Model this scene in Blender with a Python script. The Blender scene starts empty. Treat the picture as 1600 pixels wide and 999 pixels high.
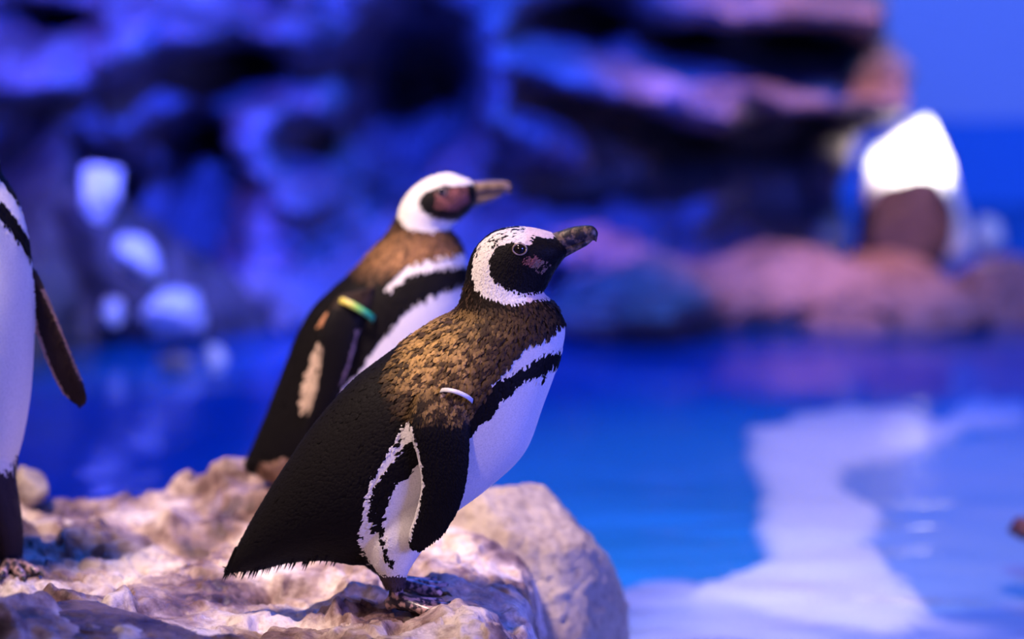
import bpy, bmesh, math, random
import numpy as np
from mathutils import Vector, Matrix
from mathutils.bvhtree import BVHTree

random.seed(7); RNG = np.random.default_rng(7)
sc = bpy.context.scene
COL = sc.collection

# ------------------------------------------------------------------ camera
F_PX = 3900.0; W, H = 1600.0, 999.0
CAM_Z = 1.38                      # water surface is z = 0
HORIZON = -100.0
PITCH = math.atan((H/2 - HORIZON) / F_PX)
cam_d = bpy.data.cameras.new('camera'); cam = bpy.data.objects.new('camera', cam_d); COL.objects.link(cam)
cam.location = (0, 0, CAM_Z); cam.rotation_euler = (math.pi/2 - PITCH, 0, 0)
cam_d.sensor_fit = 'HORIZONTAL'; cam_d.sensor_width = 36.0; cam_d.lens = 36.0 * F_PX / W
cam_d.clip_start = 0.05; cam_d.clip_end = 100
cam_d.dof.use_dof = True; cam_d.dof.focus_distance = 3.98; cam_d.dof.aperture_fstop = (cam_d.lens/1000.0)/0.070
sc.camera = cam
CP, SP = math.cos(PITCH), math.sin(PITCH)

def at(px, py, Y):
    rx = (px - W/2)/F_PX; ry = (H/2 - py)/F_PX
    dy = CP + ry*SP; dz = -SP + ry*CP
    t = Y/dy
    return Vector((rx*t, Y, CAM_Z + dz*t))
def proj(P):
    P = np.asarray(P, float)
    y = P[:, 1]; z = P[:, 2] - CAM_Z
    depth = y*CP - z*SP; up = y*SP + z*CP
    return np.stack([W/2 + P[:, 0]/depth*F_PX, H/2 - up/depth*F_PX], 1)

# ------------------------------------------------------------------ world, light, exposure
w = bpy.data.worlds.new('world'); sc.world = w; w.use_nodes = True
w.node_tree.nodes['Background'].inputs[0].default_value = (0.02, 0.06, 0.55, 1)
w.node_tree.nodes['Background'].inputs[1].default_value = 0.11
vs = sc.view_settings
vs.view_transform = 'Standard'; vs.look = 'None'; vs.exposure = 0.0; vs.gamma = 1.0; vs.use_curve_mapping = False

def area(name, loc, target, size, power, color, size_y=None):
    l = bpy.data.lights.new(name, 'AREA'); l.energy = power; l.color = color; l.size = size
    if size_y: l.shape = 'RECTANGLE'; l.size_y = size_y
    o = bpy.data.objects.new(name, l); COL.objects.link(o); o.location = loc
    o.rotation_euler = (Vector(target) - Vector(loc)).to_track_quat('-Z', 'Y').to_euler()
    return o
def spot(name, loc, target, power, color, angle, blend=0.6, radius=0.12):
    l = bpy.data.lights.new(name, 'SPOT'); l.energy = power; l.color = color
    l.spot_size = math.radians(angle); l.spot_blend = blend; l.shadow_soft_size = radius
    o = bpy.data.objects.new(name, l); COL.objects.link(o); o.location = loc
    o.rotation_euler = (Vector(target) - Vector(loc)).to_track_quat('-Z', 'Y').to_euler()
    return o
# warm pink key over the visitors' side, blue floods over the pool
spot('key_spotlight', (-1.7, 3.3, 4.4), (-0.25, 4.66, 0.35), 1750, (1.0, 0.74, 0.64), 30, 0.9, 0.35)
spot('warm_flank_fill', (-1.9, 0.6, 2.3), (-0.08, 4.2, 0.60), 230, (1.0, 0.66, 0.55), 17, 0.6, 0.25)  # unseen warm fill added to lift the front penguin's flank
area('blue_flood_over_pool', (2.9, 2.0, 1.35), (-0.25, 4.2, 0.5), 1.3, 150, (0.17, 0.19, 1.0), 1.0)
area('blue_flood_over_water', (0.5, 7.7, 4.2), (0.5, 7.9, 0.0), 2.2, 250, (0.03, 0.15, 1.0), 2.5)
spot('low_blue_overhang_fill', (1.3, 5.4, 1.5), (0.95, 9.6, 0.42), 420, (0.01, 0.07, 1.0), 22, 0.8, 0.1)  # added fill that brings blue into the dark below the overhang
spot('blue_flood_on_rockwork', (-0.9, 5.0, 3.3), (-0.75, 9.3, 1.10), 5200, (0.016, 0.05, 1.0), 44, 0.8, 0.12)
spot('pink_spot_on_ledges', (2.3, 6.6, 4.6), (1.15, 9.1, 0.85), 1500, (1.0, 0.40, 0.34), 22, 0.7, 0.06)
spot('pink_spot_on_shore', (1.9, 6.4, 4.2), (1.5, 9.0, 0.15), 330, (1.0, 0.40, 0.36), 22, 0.8, 0.1)
spot('purple_spot_left', (-2.2, 6.6, 4.4), (-1.5, 9.2, 1.0), 190, (1.0, 0.32, 0.45), 34, 0.8, 0.06)
spot('white_spot_on_peak', (2.5, 6.2, 1.6), (1.60, 10.1, 0.50), 6500, (1.0, 0.93, 0.84), 5.8, 0.6, 0.04)
spot('white_spot_on_pale_stones', (-0.4, 5.4, 3.4), (-1.25, 8.2, 0.30), 330, (1.0, 0.90, 0.92), 18, 0.5, 0.06)
spot('mural_fill', (2.6, 7.6, 3.4), (2.2, 13.0, 0.7), 1250, (0.29, 0.44, 1.0), 70, 0.9, 0.15)  # unseen lamp added to brighten the mural and its reflection
spot('painted_reflection_fill', (1.6, 5.2, 4.4), (0.85, 6.0, 0.0), 1450, (0.98, 0.60, 0.34), 40, 0.7, 0.2)  # added lamp that brightens and tints the reflection painted on the floor

# ------------------------------------------------------------------ noise in numpy
def hsh(ix, iy, iz, s=0):
    n = (ix.astype(np.int64)*374761393 + iy.astype(np.int64)*668265263 + iz.astype(np.int64)*2147483647 + s*974711) & 0x7fffffff
    n = ((n ^ (n >> 13))*1274126177) & 0x7fffffff
    n = ((n ^ (n >> 15))*2246822519) & 0x7fffffff
    return (n ^ (n >> 16) & 0x7fffffff)/float(0x7fffffff)
def vnoise(P, s=0):
    P = np.asarray(P, float); I = np.floor(P); f = P - I; f = f*f*f*(f*(f*6 - 15) + 10)
    I = I.astype(np.int64); r = 0
    for dx in (0, 1):
        for dy in (0, 1):
            for dz in (0, 1):
                wgt = (f[:, 0] if dx else 1-f[:, 0])*(f[:, 1] if dy else 1-f[:, 1])*(f[:, 2] if dz else 1-f[:, 2])
                r = r + wgt*hsh(I[:, 0]+dx, I[:, 1]+dy, I[:, 2]+dz, s)
    return r*2 - 1
def fbm(P, oct=4, s=0, gain=0.5):
    P = np.asarray(P, float); a = 1; t = 0; r = 0
    for k in range(oct):
        r = r + a*vnoise(P*(2.03**k) + 11.3*k, s+k); t += a; a *= gain
    return r/t
def facet(P, s=0, flat=False):
    """tilted random planes per Voronoi cell: broken stone faces"""
    P = np.asarray(P, float); I = np.floor(P).astype(np.int64)
    best = np.full(len(P), 1e9); val = np.zeros(len(P))
    for dx in (-1, 0, 1):
        for dy in (-1, 0, 1):
            for dz in ((0,) if flat else (-1, 0, 1)):
                a, b, c = I[:, 0]+dx, I[:, 1]+dy, I[:, 2]+dz
                C = np.stack([a + hsh(a, b, c, s+1), b + hsh(a, b, c, s+2), c + hsh(a, b, c, s+3)], 1)
                D = P - C; d = (D*D).sum(1)
                g = np.stack([hsh(a, b, c, s+4), hsh(a, b, c, s+5), hsh(a, b, c, s+6)], 1)*2 - 1
                v = (D*g).sum(1) + 0.5*(hsh(a, b, c, s+7)*2 - 1)
                m = d < best
                best = np.where(m, d, best); val = np.where(m, v, val)
    return val
def sstep(a, b, x):
    t = np.clip((x-a)/(b-a), 0, 1); return t*t*(3-2*t)

# ------------------------------------------------------------------ mesh helpers
def link_mesh(name, V, Fc, mat, parent=None, smooth=True, colors=None):
    me = bpy.data.meshes.new(name)
    me.from_pydata(np.asarray(V).tolist() if not isinstance(V, list) else V, [], Fc if isinstance(Fc, list) else np.asarray(Fc).tolist())
    me.update()
    if smooth: me.polygons.foreach_set('use_smooth', [True]*len(me.polygons))
    if colors is not None: set_colors(me, colors)
    o = bpy.data.objects.new(name, me); COL.objects.link(o)
    if mat: me.materials.append(mat)
    if parent: o.parent = parent
    return o
def set_colors(me, C):
    a = me.color_attributes.new('plumage', 'FLOAT_COLOR', 'POINT')
    C4 = np.ones((len(C), 4), np.float32); C4[:, :3] = C
    a.data.foreach_set('color', C4.ravel())
def tag(o, label=None, cat=None, group=None, kind=None):
    if label: o['label'] = label
    if cat: o['category'] = cat
    if group: o['group'] = group
    if kind: o['kind'] = kind
    return o
def grid_faces(nu, nv, wrap=False):
    """rows nu, columns nv"""
    i, j = np.meshgrid(np.arange(nu-1), np.arange(nv if wrap else nv-1), indexing='ij')
    jn = (j+1) % nv
    return np.stack([i*nv+j, i*nv+jn, (i+1)*nv+jn, (i+1)*nv+j], -1).reshape(-1, 4)
def catmull(K, n):
    """resample key rows K (m,c) smoothly to n rows (chord parameter on the mean of the first columns)"""
    K = np.asarray(K, float); m = len(K)
    d = np.r_[0, np.cumsum(np.maximum(1e-6, np.linalg.norm(np.diff(K, axis=0), axis=1)))]
    tan = np.zeros_like(K)
    for i in range(m):
        a, b = max(0, i-1), min(m-1, i+1)
        tan[i] = (K[b]-K[a])/(d[b]-d[a])
    t = np.linspace(0, d[-1], n); idx = np.clip(np.searchsorted(d, t, 'right')-1, 0, m-2)
    h = (d[idx+1]-d[idx]); u = ((t-d[idx])/h)[:, None]; h = h[:, None]
    return ((2*u**3-3*u**2+1)*K[idx] + (u**3-2*u**2+u)*h*tan[idx] + (-2*u**3+3*u**2)*K[idx+1] + (u**3-u**2)*h*tan[idx+1])
def tube_rings(A, B, L, seg, power=2.0):
    """closed loft: centre (A+B)/2, in-plane half vector (A-B)/2, lateral half vector L; arrays (n,3)"""
    c = (A+B)/2; a = (A-B)/2
    ph = np.linspace(0, 2*math.pi, seg, endpoint=False)
    co = np.sign(np.cos(ph))*np.abs(np.cos(ph))**(2/power); si = np.sign(np.sin(ph))*np.abs(np.sin(ph))**(2/power)
    V = c[:, None, :] + a[:, None, :]*co[None, :, None] + L[:, None, :]*si[None, :, None]
    n = len(A); V = V.reshape(-1, 3)
    Fq = grid_faces(n, seg, True).tolist()
    V = np.vstack([V, c[0], c[-1]])
    for j in range(seg):
        Fq.append([(j+1) % seg, j, n*seg]); Fq.append([(n-1)*seg+j, (n-1)*seg+(j+1) % seg, n*seg+1])
    return V, Fq
def pip(poly, x, y):
    r = np.zeros(len(x), bool); n = len(poly)
    for i in range(n):
        x0, y0 = poly[i]; x1, y1 = poly[(i+1) % n]
        if y0 == y1: continue
        c = ((y0 > y) != (y1 > y)) & (x < (x1-x0)*(y-y0)/(y1-y0) + x0)
        r ^= c
    return r
def seg_tube(points, radii, seg=10):
    """tube along a polyline in 3D"""
    P = np.asarray(points, float); n = len(P); V = []
    for i in range(n):
        t = P[min(n-1, i+1)] - P[max(0, i-1)]; t /= np.linalg.norm(t)
        u = np.cross(t, (0.13, 0.2, 1.0)); u /= np.linalg.norm(u); v = np.cross(t, u)
        for j in range(seg):
            a = 2*math.pi*j/seg
            V.append(P[i] + radii[i]*(u*math.cos(a) + v*math.sin(a)))
    V = np.array(V); Fq = grid_faces(n, seg, True).tolist()
    V = np.vstack([V, P[0], P[-1]])
    for j in range(seg):
        Fq.append([(j+1) % seg, j, n*seg]); Fq.append([(n-1)*seg+j, (n-1)*seg+(j+1) % seg, n*seg+1])
    return V, Fq
def merge(parts):
    V = []; Fq = []; o = 0
    for v, f in parts:
        V.append(np.asarray(v)); Fq += [[i+o for i in q] for q in f]; o += len(v)
    return np.vstack(V), Fq

# ------------------------------------------------------------------ materials
def new_mat(name):
    m = bpy.data.materials.new(name); m.use_nodes = True
    nt = m.node_tree; b = nt.nodes['Principled BSDF']; return m, nt, b
def N(nt, t, **kw):
    n = nt.nodes.new(t)
    for k, v in kw.items(): setattr(n, k, v)
    return n
def ramp(nt, stops):
    r = N(nt, 'ShaderNodeValToRGB'); e = r.color_ramp.elements
    while len(e) < len(stops): e.new(0.5)
    for i, (p, c) in enumerate(stops): e[i].position = p; e[i].color = (*c, 1)
    return r
def rock_mat(name, cols, scale=6.0, rough=(0.3, 0.75), bump=0.5, fine=60.0, bdist=0.01, lo=0.30, hi=0.70):
    m, nt, b = new_mat(name); L = nt.links
    tc = N(nt, 'ShaderNodeTexCoord')
    n1 = N(nt, 'ShaderNodeTexNoise'); n1.inputs['Scale'].default_value = scale; n1.inputs['Detail'].default_value = 8; n1.inputs['Roughness'].default_value = 0.62
    L.new(tc.outputs['Object'], n1.inputs['Vector'])
    r = ramp(nt, [(lo + (hi-lo)*i/(len(cols)-1), c) for i, c in enumerate(cols)])
    L.new(n1.outputs['Fac'], r.inputs['Fac'])
    n2 = N(nt, 'ShaderNodeTexNoise'); n2.inputs['Scale'].default_value = fine; n2.inputs['Detail'].default_value = 6; n2.inputs['Roughness'].default_value = 0.7
    L.new(tc.outputs['Object'], n2.inputs['Vector'])
    r2 = ramp(nt, [(0.33, (0.45, 0.40, 0.40)), (0.52, (1, 1, 1))]); L.new(n2.outputs['Fac'], r2.inputs['Fac'])
    mx = N(nt, 'ShaderNodeMix', data_type='RGBA', blend_type='MULTIPLY'); mx.inputs[0].default_value = 0.75
    L.new(r.outputs['Color'], mx.inputs[6]); L.new(r2.outputs['Color'], mx.inputs[7]); L.new(mx.outputs[2], b.inputs['Base Color'])
    n3 = N(nt, 'ShaderNodeTexNoise'); n3.inputs['Scale'].default_value = scale*1.7; n3.inputs['Detail'].default_value = 3
    L.new(tc.outputs['Object'], n3.inputs['Vector'])
    mr = N(nt, 'ShaderNodeMapRange'); mr.inputs[1].default_value = 0.35; mr.inputs[2].default_value = 0.62
    mr.inputs[3].default_value = rough[0]; mr.inputs[4].default_value = rough[1]
    L.new(n3.outputs['Fac'], mr.inputs[0]); L.new(mr.outputs[0], b.inputs['Roughness'])
    vo = N(nt, 'ShaderNodeTexVoronoi'); vo.inputs['Scale'].default_value = fine*0.7; L.new(tc.outputs['Object'], vo.inputs['Vector'])
    ad = N(nt, 'ShaderNodeMath', operation='MULTIPLY_ADD'); ad.inputs[1].default_value = 0.5
    L.new(vo.outputs['Distance'], ad.inputs[0]); L.new(n2.outputs['Fac'], ad.inputs[2])
    bp = N(nt, 'ShaderNodeBump'); bp.inputs['Strength'].default_value = bump; bp.inputs['Distance'].default_value = bdist
    L.new(ad.outputs[0], bp.inputs['Height']); L.new(bp.outputs['Normal'], b.inputs['Normal'])
    return m
M = {}
M['ledge'] = rock_mat('wet_pink_stone', [(0.06, 0.03, 0.03), (0.22, 0.135, 0.125), (0.46, 0.34, 0.31), (0.78, 0.67, 0.61)], 6.5, (0.10, 0.42), 0.5, 55, 0.012, 0.36, 0.60)
M['boulder'] = rock_mat('pale_stone', [(0.24, 0.16, 0.12), (0.46, 0.37, 0.29), (0.57, 0.48, 0.38)], 6.0, (0.35, 0.7), 0.5, 55)
M['back_rock'] = rock_mat('dark_rockwork', [(0.06, 0.05, 0.06), (0.22, 0.18, 0.19), (0.46, 0.40, 0.40)], 3.0, (0.22, 0.7), 0.5, 25, 0.02)
M['shore_rock'] = rock_mat('shore_stone', [(0.10, 0.075, 0.07), (0.24, 0.18, 0.16), (0.36, 0.29, 0.26)], 3.5, (0.3, 0.7), 0.5, 25, 0.02)
M['dark_rock'] = rock_mat('black_stone', [(0.02, 0.016, 0.018), (0.05, 0.04, 0.045), (0.11, 0.09, 0.09)], 4.0, (0.35, 0.7), 0.5, 25, 0.02)
M['red_rock'] = rock_mat('maroon_stone', [(0.03, 0.008, 0.012), (0.07, 0.02, 0.028), (0.12, 0.04, 0.05)], 8.0, (0.3, 0.6), 0.4, 40)
M['white_rock'] = rock_mat('whitewashed_stone', [(0.55, 0.52, 0.5), (0.76, 0.74, 0.72), (0.86, 0.85, 0.83)], 5.0, (0.3, 0.6), 0.3, 25, 0.02)

def plumage_mat(name, sheen=0.15, rough=0.55, bump=0.25, scale=420):
    m, nt, b = new_mat(name); L = nt.links
    a = N(nt, 'ShaderNodeAttribute', attribute_name='plumage')
    tc = N(nt, 'ShaderNodeTexCoord')
    n = N(nt, 'ShaderNodeTexNoise'); n.inputs['Scale'].default_value = scale; n.inputs['Detail'].default_value = 3
    L.new(tc.outputs['Object'], n.inputs['Vector'])
    r = ramp(nt, [(0.3, (0.7, 0.7, 0.7)), (0.6, (1, 1, 1))]); L.new(n.outputs['Fac'], r.inputs['Fac'])
    mx = N(nt, 'ShaderNodeMix', data_type='RGBA', blend_type='MULTIPLY'); mx.inputs[0].default_value = 0.6
    L.new(a.outputs['Color'], mx.inputs[6]); L.new(r.outputs['Color'], mx.inputs[7]); L.new(mx.outputs[2], b.inputs['Base Color'])
    b.inputs['Roughness'].default_value = rough; b.inputs['Specular IOR Level'].default_value = 0.10
    b.inputs['Sheen Weight'].default_value = sheen*0.15; b.inputs['Sheen Roughness'].default_value = 0.5
    bp = N(nt, 'ShaderNodeBump'); bp.inputs['Strength'].default_value = bump; bp.inputs['Distance'].default_value = 0.002
    L.new(n.outputs['Fac'], bp.inputs['Height']); L.new(bp.outputs['Normal'], b.inputs['Normal'])
    return m
M['plumage'] = plumage_mat('penguin_plumage')
M['feather'] = plumage_mat('penguin_feather', 0.1, 0.6, 0.0, 300)
def plain(name, col, rough=0.5, nscale=200, var=0.4, spec=0.5, col2=None, thr=(0.4, 0.6), bump=0.15):
    m, nt, b = new_mat(name); L = nt.links
    tc = N(nt, 'ShaderNodeTexCoord'); n = N(nt, 'ShaderNodeTexNoise'); n.inputs['Scale'].default_value = nscale; n.inputs['Detail'].default_value = 4
    L.new(tc.outputs['Object'], n.inputs['Vector'])
    c2 = col2 or tuple(c*(1-var) for c in col)
    r = ramp(nt, [(thr[0], c2), (thr[1], col)]); L.new(n.outputs['Fac'], r.inputs['Fac']); L.new(r.outputs['Color'], b.inputs['Base Color'])
    b.inputs['Roughness'].default_value = rough; b.inputs['Specular IOR Level'].default_value = spec
    bp = N(nt, 'ShaderNodeBump'); bp.inputs['Strength'].default_value = bump; bp.inputs['Distance'].default_value = 0.002
    L.new(n.outputs['Fac'], bp.inputs['Height']); L.new(bp.outputs['Normal'], b.inputs['Normal'])
    return m
M['beak'] = plain('horn_beak', (0.014, 0.010, 0.009), 0.5, 95, col2=(0.15, 0.10, 0.06), thr=(0.36, 0.50), bump=0.9)
M['beak_brown'] = plain('brown_horn_beak', (0.20, 0.13, 0.08), 0.4, 60, col2=(0.07, 0.045, 0.03), thr=(0.35, 0.55), bump=0.4)
M['eye'] = plain('eye_black', (0.012, 0.008, 0.006), 0.08, 50)
M['eye_ring'] = plain('eye_ring_skin', (0.40, 0.30, 0.24), 0.5, 300)
M['foot'] = plain('foot_skin', (0.03, 0.024, 0.04), 0.3, 85, col2=(0.50, 0.32, 0.32), thr=(0.43, 0.52), bump=0.3)
M['web'] = plain('web_skin', (0.02, 0.018, 0.028), 0.22, 60, col2=(0.06, 0.04, 0.05), thr=(0.36, 0.5), bump=0.3)
M['claw'] = plain('claw_horn', (0.02, 0.016, 0.015), 0.3, 100)
M['band_white'] = plain('white_tag', (0.72, 0.74, 0.80), 0.35, 80, 0.1)
def green_band():
    m, nt, b = new_mat('yellow_green_tag'); L = nt.links
    tc = N(nt, 'ShaderNodeTexCoord'); s = N(nt, 'ShaderNodeSeparateXYZ'); L.new(tc.outputs['Generated'], s.inputs[0])
    r = ramp(nt, [(0.30, (0.62, 0.52, 0.10)), (0.55, (0.25, 0.55, 0.12)), (0.8, (0.02, 0.42, 0.20))]); L.new(s.outputs['X'], r.inputs['Fac'])
    L.new(r.outputs['Color'], b.inputs['Base Color']); b.inputs['Roughness'].default_value = 0.35
    return m
M['band_green'] = green_band()

# ------------------------------------------------------------------ setting: mural wall, water
def mural():
    m, nt, b = new_mat('sea_and_sky_mural'); L = nt.links
    tc = N(nt, 'ShaderNodeTexCoord'); s = N(nt, 'ShaderNodeSeparateXYZ'); L.new(tc.outputs['Object'], s.inputs[0])
    n = N(nt, 'ShaderNodeTexNoise'); n.inputs['Scale'].default_value = 1.3; n.inputs['Detail'].default_value = 3; L.new(tc.outputs['Object'], n.inputs['Vector'])
    ma = N(nt, 'ShaderNodeMath', operation='MULTIPLY_ADD'); ma.inputs[1].default_value = 0.05; L.new(n.outputs['Fac'], ma.inputs[0]); L.new(s.outputs['Z'], ma.inputs[2])
    r = ramp(nt, [(0.455, (0.004, 0.12, 0.60)), (0.475, (0.20, 0.28, 0.66))]); L.new(ma.outputs[0], r.inputs['Fac'])
    L.new(r.outputs['Color'], b.inputs['Base Color']); b.inputs['Roughness'].default_value = 0.8
    return m
M['mural'] = mural()
V = []; nx, nz = 40, 30
for i in range(nx):
    for j in range(nz):
        x = -5 + 11*i/(nx-1); V.append((x, 13.0 - 0.02*abs(x-0.5)**2, -0.3 + 5.0*j/(nz-1)))
wall = link_mesh('wall_back', V, grid_faces(nx, nz), M['mural'])
mod = wall.modifiers.new('thick', 'SOLIDIFY'); mod.thickness = 0.12; mod.offset = 1
tag(wall, 'blue mural wall with paler sky above a deep blue sea band', 'wall', kind='structure')

def water_mat():
    m, nt, b = new_mat('pool_water'); L = nt.links
    nt.nodes.remove(b); out = nt.nodes['Material Output']
    tc = N(nt, 'ShaderNodeTexCoord'); mp = N(nt, 'ShaderNodeMapping'); mp.inputs['Scale'].default_value = (1.0, 2.0, 1.0)
    L.new(tc.outputs['Object'], mp.inputs['Vector'])
    n = N(nt, 'ShaderNodeTexNoise'); n.inputs['Scale'].default_value = 7.0; n.inputs['Detail'].default_value = 2; n.inputs['Distortion'].default_value = 0.6
    L.new(mp.outputs['Vector'], n.inputs['Vector'])
    bp = N(nt, 'ShaderNodeBump'); bp.inputs['Strength'].default_value = 0.25; bp.inputs['Distance'].default_value = 0.01
    L.new(n.outputs['Fac'], bp.inputs['Height'])
    df = N(nt, 'ShaderNodeBsdfDiffuse'); df.inputs['Color'].default_value = (0.004, 0.17, 0.66, 1)
    tr = N(nt, 'ShaderNodeBsdfTransparent'); tr.inputs['Color'].default_value = (0.80, 0.88, 1.0, 1)
    m1 = N(nt, 'ShaderNodeMixShader'); m1.inputs[0].default_value = 0.65; L.new(df.outputs[0], m1.inputs[1]); L.new(tr.outputs[0], m1.inputs[2])
    gl = N(nt, 'ShaderNodeBsdfGlossy'); gl.inputs['Roughness'].default_value = 0.06; L.new(bp.outputs['Normal'], gl.inputs['Normal'])
    fr = N(nt, 'ShaderNodeFresnel'); fr.inputs['IOR'].default_value = 1.333; L.new(bp.outputs['Normal'], fr.inputs['Normal'])
    m2 = N(nt, 'ShaderNodeMixShader'); L.new(fr.outputs[0], m2.inputs[0]); L.new(m1.outputs[0], m2.inputs[1]); L.new(gl.outputs[0], m2.inputs[2])
    L.new(m2.outputs[0], out.inputs['Surface'])
    return m
M['water'] = water_mat()
nx, ny = 260, 420
X, Yg = np.meshgrid(np.linspace(-4.5, 5.0, nx), 2.6 + (13.2-2.6)*np.linspace(0, 1, ny)**1.35, indexing='ij')
X = X.ravel(); Yg = Yg.ravel(); Pn = np.stack([X*1.1, Yg*2.2, 0*X], 1)
near = sstep(7.2, 4.6, Yg)
Z = 0.006*fbm(Pn*1.1, 2, 3) + 0.016*near*fbm(Pn*3.0, 3, 5)
water = link_mesh('water', np.stack([X, Yg, Z], 1), grid_faces(nx, ny)[:, ::-1], M['water'])
tag(water, 'rippled deep blue pool water reflecting lavender light', 'water', kind='stuff')

# pool floor: deep blue basin, water reflections painted on it as pale raised areas
REFLECTION_COLUMN = [(1170, 668), (1240, 650), (1330, 632), (1420, 632), (1478, 660), (1500, 622), (1600, 618), (1610, 650), (1505, 665), (1470, 690), (1380, 712), (1312, 730), (1312, 770), (1372, 790), (1365, 822), (1350, 842), (1392, 870),
         (1392, 892), (1442, 920), (1446, 960), (1390, 988), (1280, 972), (1160, 935), (1080, 922), (1110, 902), (1192, 880), (1186, 800), (1202, 770), (1176, 702)]  # outline of the lavender reflection painted into the floor
WALL_REFLECTION = [(1300, 720), (1480, 690), (1680, 640), (1750, 1050), (1300, 1050), (1440, 960), (1392, 880), (1330, 800)]  # reflection of the paler wall, painted as lighter floor
RIPPLE_STREAKS = [(960, 905), (1080, 890), (1160, 935), (1290, 975), (1600, 930), (1700, 1100), (950, 1100)]  # pale ripple and foam streaks of the surface, painted on the floor
nx, ny = 330, 420
X, Yg = np.meshgrid(np.linspace(-4.5, 5.0, nx), 2.6 + (13.2-2.6)*np.linspace(0, 1, ny)**1.35, indexing='ij')
X = X.ravel(); Yg = Yg.ravel()
q = proj(np.stack([X, Yg, 0*X - 0.03], 1)); q = q + 9*np.stack([fbm(np.stack([X*9, Yg*9, 0*X], 1), 2, 201), fbm(np.stack([X*9, Yg*9, 0*X+7], 1), 2, 202)], 1)
sh = pip(REFLECTION_COLUMN, q[:, 0], q[:, 1])*1.0; sl = pip(WALL_REFLECTION, q[:, 0], q[:, 1])*1.0; so = pip(RIPPLE_STREAKS, q[:, 0], q[:, 1])*1.0
nz_ = fbm(np.stack([X*4, Yg*9, 0*X], 1), 3, 203)
Zf = np.where(sh > 0, -0.03, np.where(sl > 0, -0.05, np.where(so > 0, -0.045, -0.06))) - 0.005*np.abs(nz_)
def mixc(a, b, t): return np.array(a)[None]*(1-t[:, None]) + np.array(b)[None]*t[:, None]
deep = np.array((0.004, 0.10, 0.52))
fc = np.tile(deep, (len(X), 1))
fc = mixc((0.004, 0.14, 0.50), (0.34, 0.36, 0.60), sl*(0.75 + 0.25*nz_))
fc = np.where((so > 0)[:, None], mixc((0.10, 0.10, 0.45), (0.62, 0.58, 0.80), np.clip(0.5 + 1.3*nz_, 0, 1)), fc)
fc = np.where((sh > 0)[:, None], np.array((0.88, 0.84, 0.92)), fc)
m_, nt_, b_ = new_mat('floor_with_painted_reflection'); a_ = N(nt_, 'ShaderNodeAttribute', attribute_name='plumage'); nt_.links.new(a_.outputs['Color'], b_.inputs['Base Color']); b_.inputs['Roughness'].default_value = 0.8
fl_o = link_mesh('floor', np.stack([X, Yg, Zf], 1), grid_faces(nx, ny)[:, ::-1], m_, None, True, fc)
tag(fl_o, 'blue pool floor with a painted lavender water reflection winding across it at right', 'floor', kind='structure')

# ------------------------------------------------------------------ foreground rock ledge (height field, every stone face displaced)
FOOT_A = at(628, 958, 4.0)       # front penguin
FOOT_B = at(470, 772, 4.75)      # rear penguin
FOOT_C = at(-33, 888, 4.22)      # left penguin
def ledge_height(x, y):
    """x,y arrays -> z"""
    P = np.stack([x, y, 0*x], 1)
    z = 0.288 - 0.024*sstep(4.35, 4.75, y)
    def bump(px, py, Y, rx, ry, h, p=2):
        c = at(px, py, Y)
        r = ((x-c.x)/rx)**2 + ((y-Y)/ry)**2
        return h*np.exp(-r**(p/2))
    z = z + bump(400, 740, 4.86, 0.17, 0.16, 0.044, 3)         # mound carrying the rear penguin
    z = z + bump(480, 760, 4.72, 0.10, 0.14, 0.03, 3)
    z = z + bump(735, 985, 3.80, 0.055, 0.07, 0.020, 2.5)      # knob in the front
    z = z + bump(200, 985, 3.55, 0.30, 0.14, 0.075, 2.5)       # blurred front ridge
    z = z + bump(20, 960, 3.62, 0.14, 0.2, 0.05, 2.5)
    z = z + bump(55, 830, 4.45, 0.22, 0.16, 0.018, 2)
    z = z - bump(300, 828, 4.50, 0.085, 0.09, 0.07, 3)         # dark hollow behind the tail
    z = z - bump(235, 975, 3.78, 0.14, 0.06, 0.035, 3)
    z = z - bump(470, 910, 4.12, 0.06, 0.06, 0.035, 3)
    z = z - bump(120, 905, 4.05, 0.07, 0.04, 0.025, 3)
    pad = np.ones(len(x))
    for f, r in ((FOOT_A, 0.07), (FOOT_B, 0.07), (FOOT_C, 0.10)):
        pad = np.minimum(pad, sstep(r*0.6, r*1.7, np.hypot(x-f.x-0.02, y-f.y)))
    n = 0.022*facet(P*6.0 + 0.25*np.stack([fbm(P*8, 2, 61), fbm(P*8+9, 2, 62), 0*x], 1), 21, True) + 0.018*facet(P*15.0 + 0.35*np.stack([fbm(P*20, 2, 63), fbm(P*20+9, 2, 64), 0*x], 1), 31, True) + 0.018*fbm(P*8, 3, 2)
    flat = np.full(len(x), np.nan)
    z = z + n*(0.25 + 0.75*pad)
    # outline: falls to the water on the far side and on the right
    e = 0.05*fbm(P*5, 3, 17) + 0.02*facet(P*8, 41, True)
    px = 800 + x/y*F_PX
    far = np.interp(px, [-400, 0, 110, 210, 300, 400, 520, 640, 760, 1000], [4.78, 4.80, 4.84, 4.86, 4.95, 5.02, 4.95, 4.75, 4.45, 4.2])
    z = z - 0.75*sstep(0.0, 0.30, y - far - e*0.7)
    right = np.interp(y, [3.0, 3.7, 3.85, 4.1, 4.5, 5.2], [-0.02, -0.015, -0.01, 0.0, 0.0, -0.1])
    z = z - 0.8*sstep(0.0, 0.22, x - right - e*0.5)
    return z
nx, ny = 560, 640
X, Yg = np.meshgrid(np.linspace(-1.5, 0.42, nx), np.linspace(2.9, 5.45, ny), indexing='ij')
X = X.ravel(); Yg = Yg.ravel()
Z = ledge_height(X, Yg).reshape(nx, ny)
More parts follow.
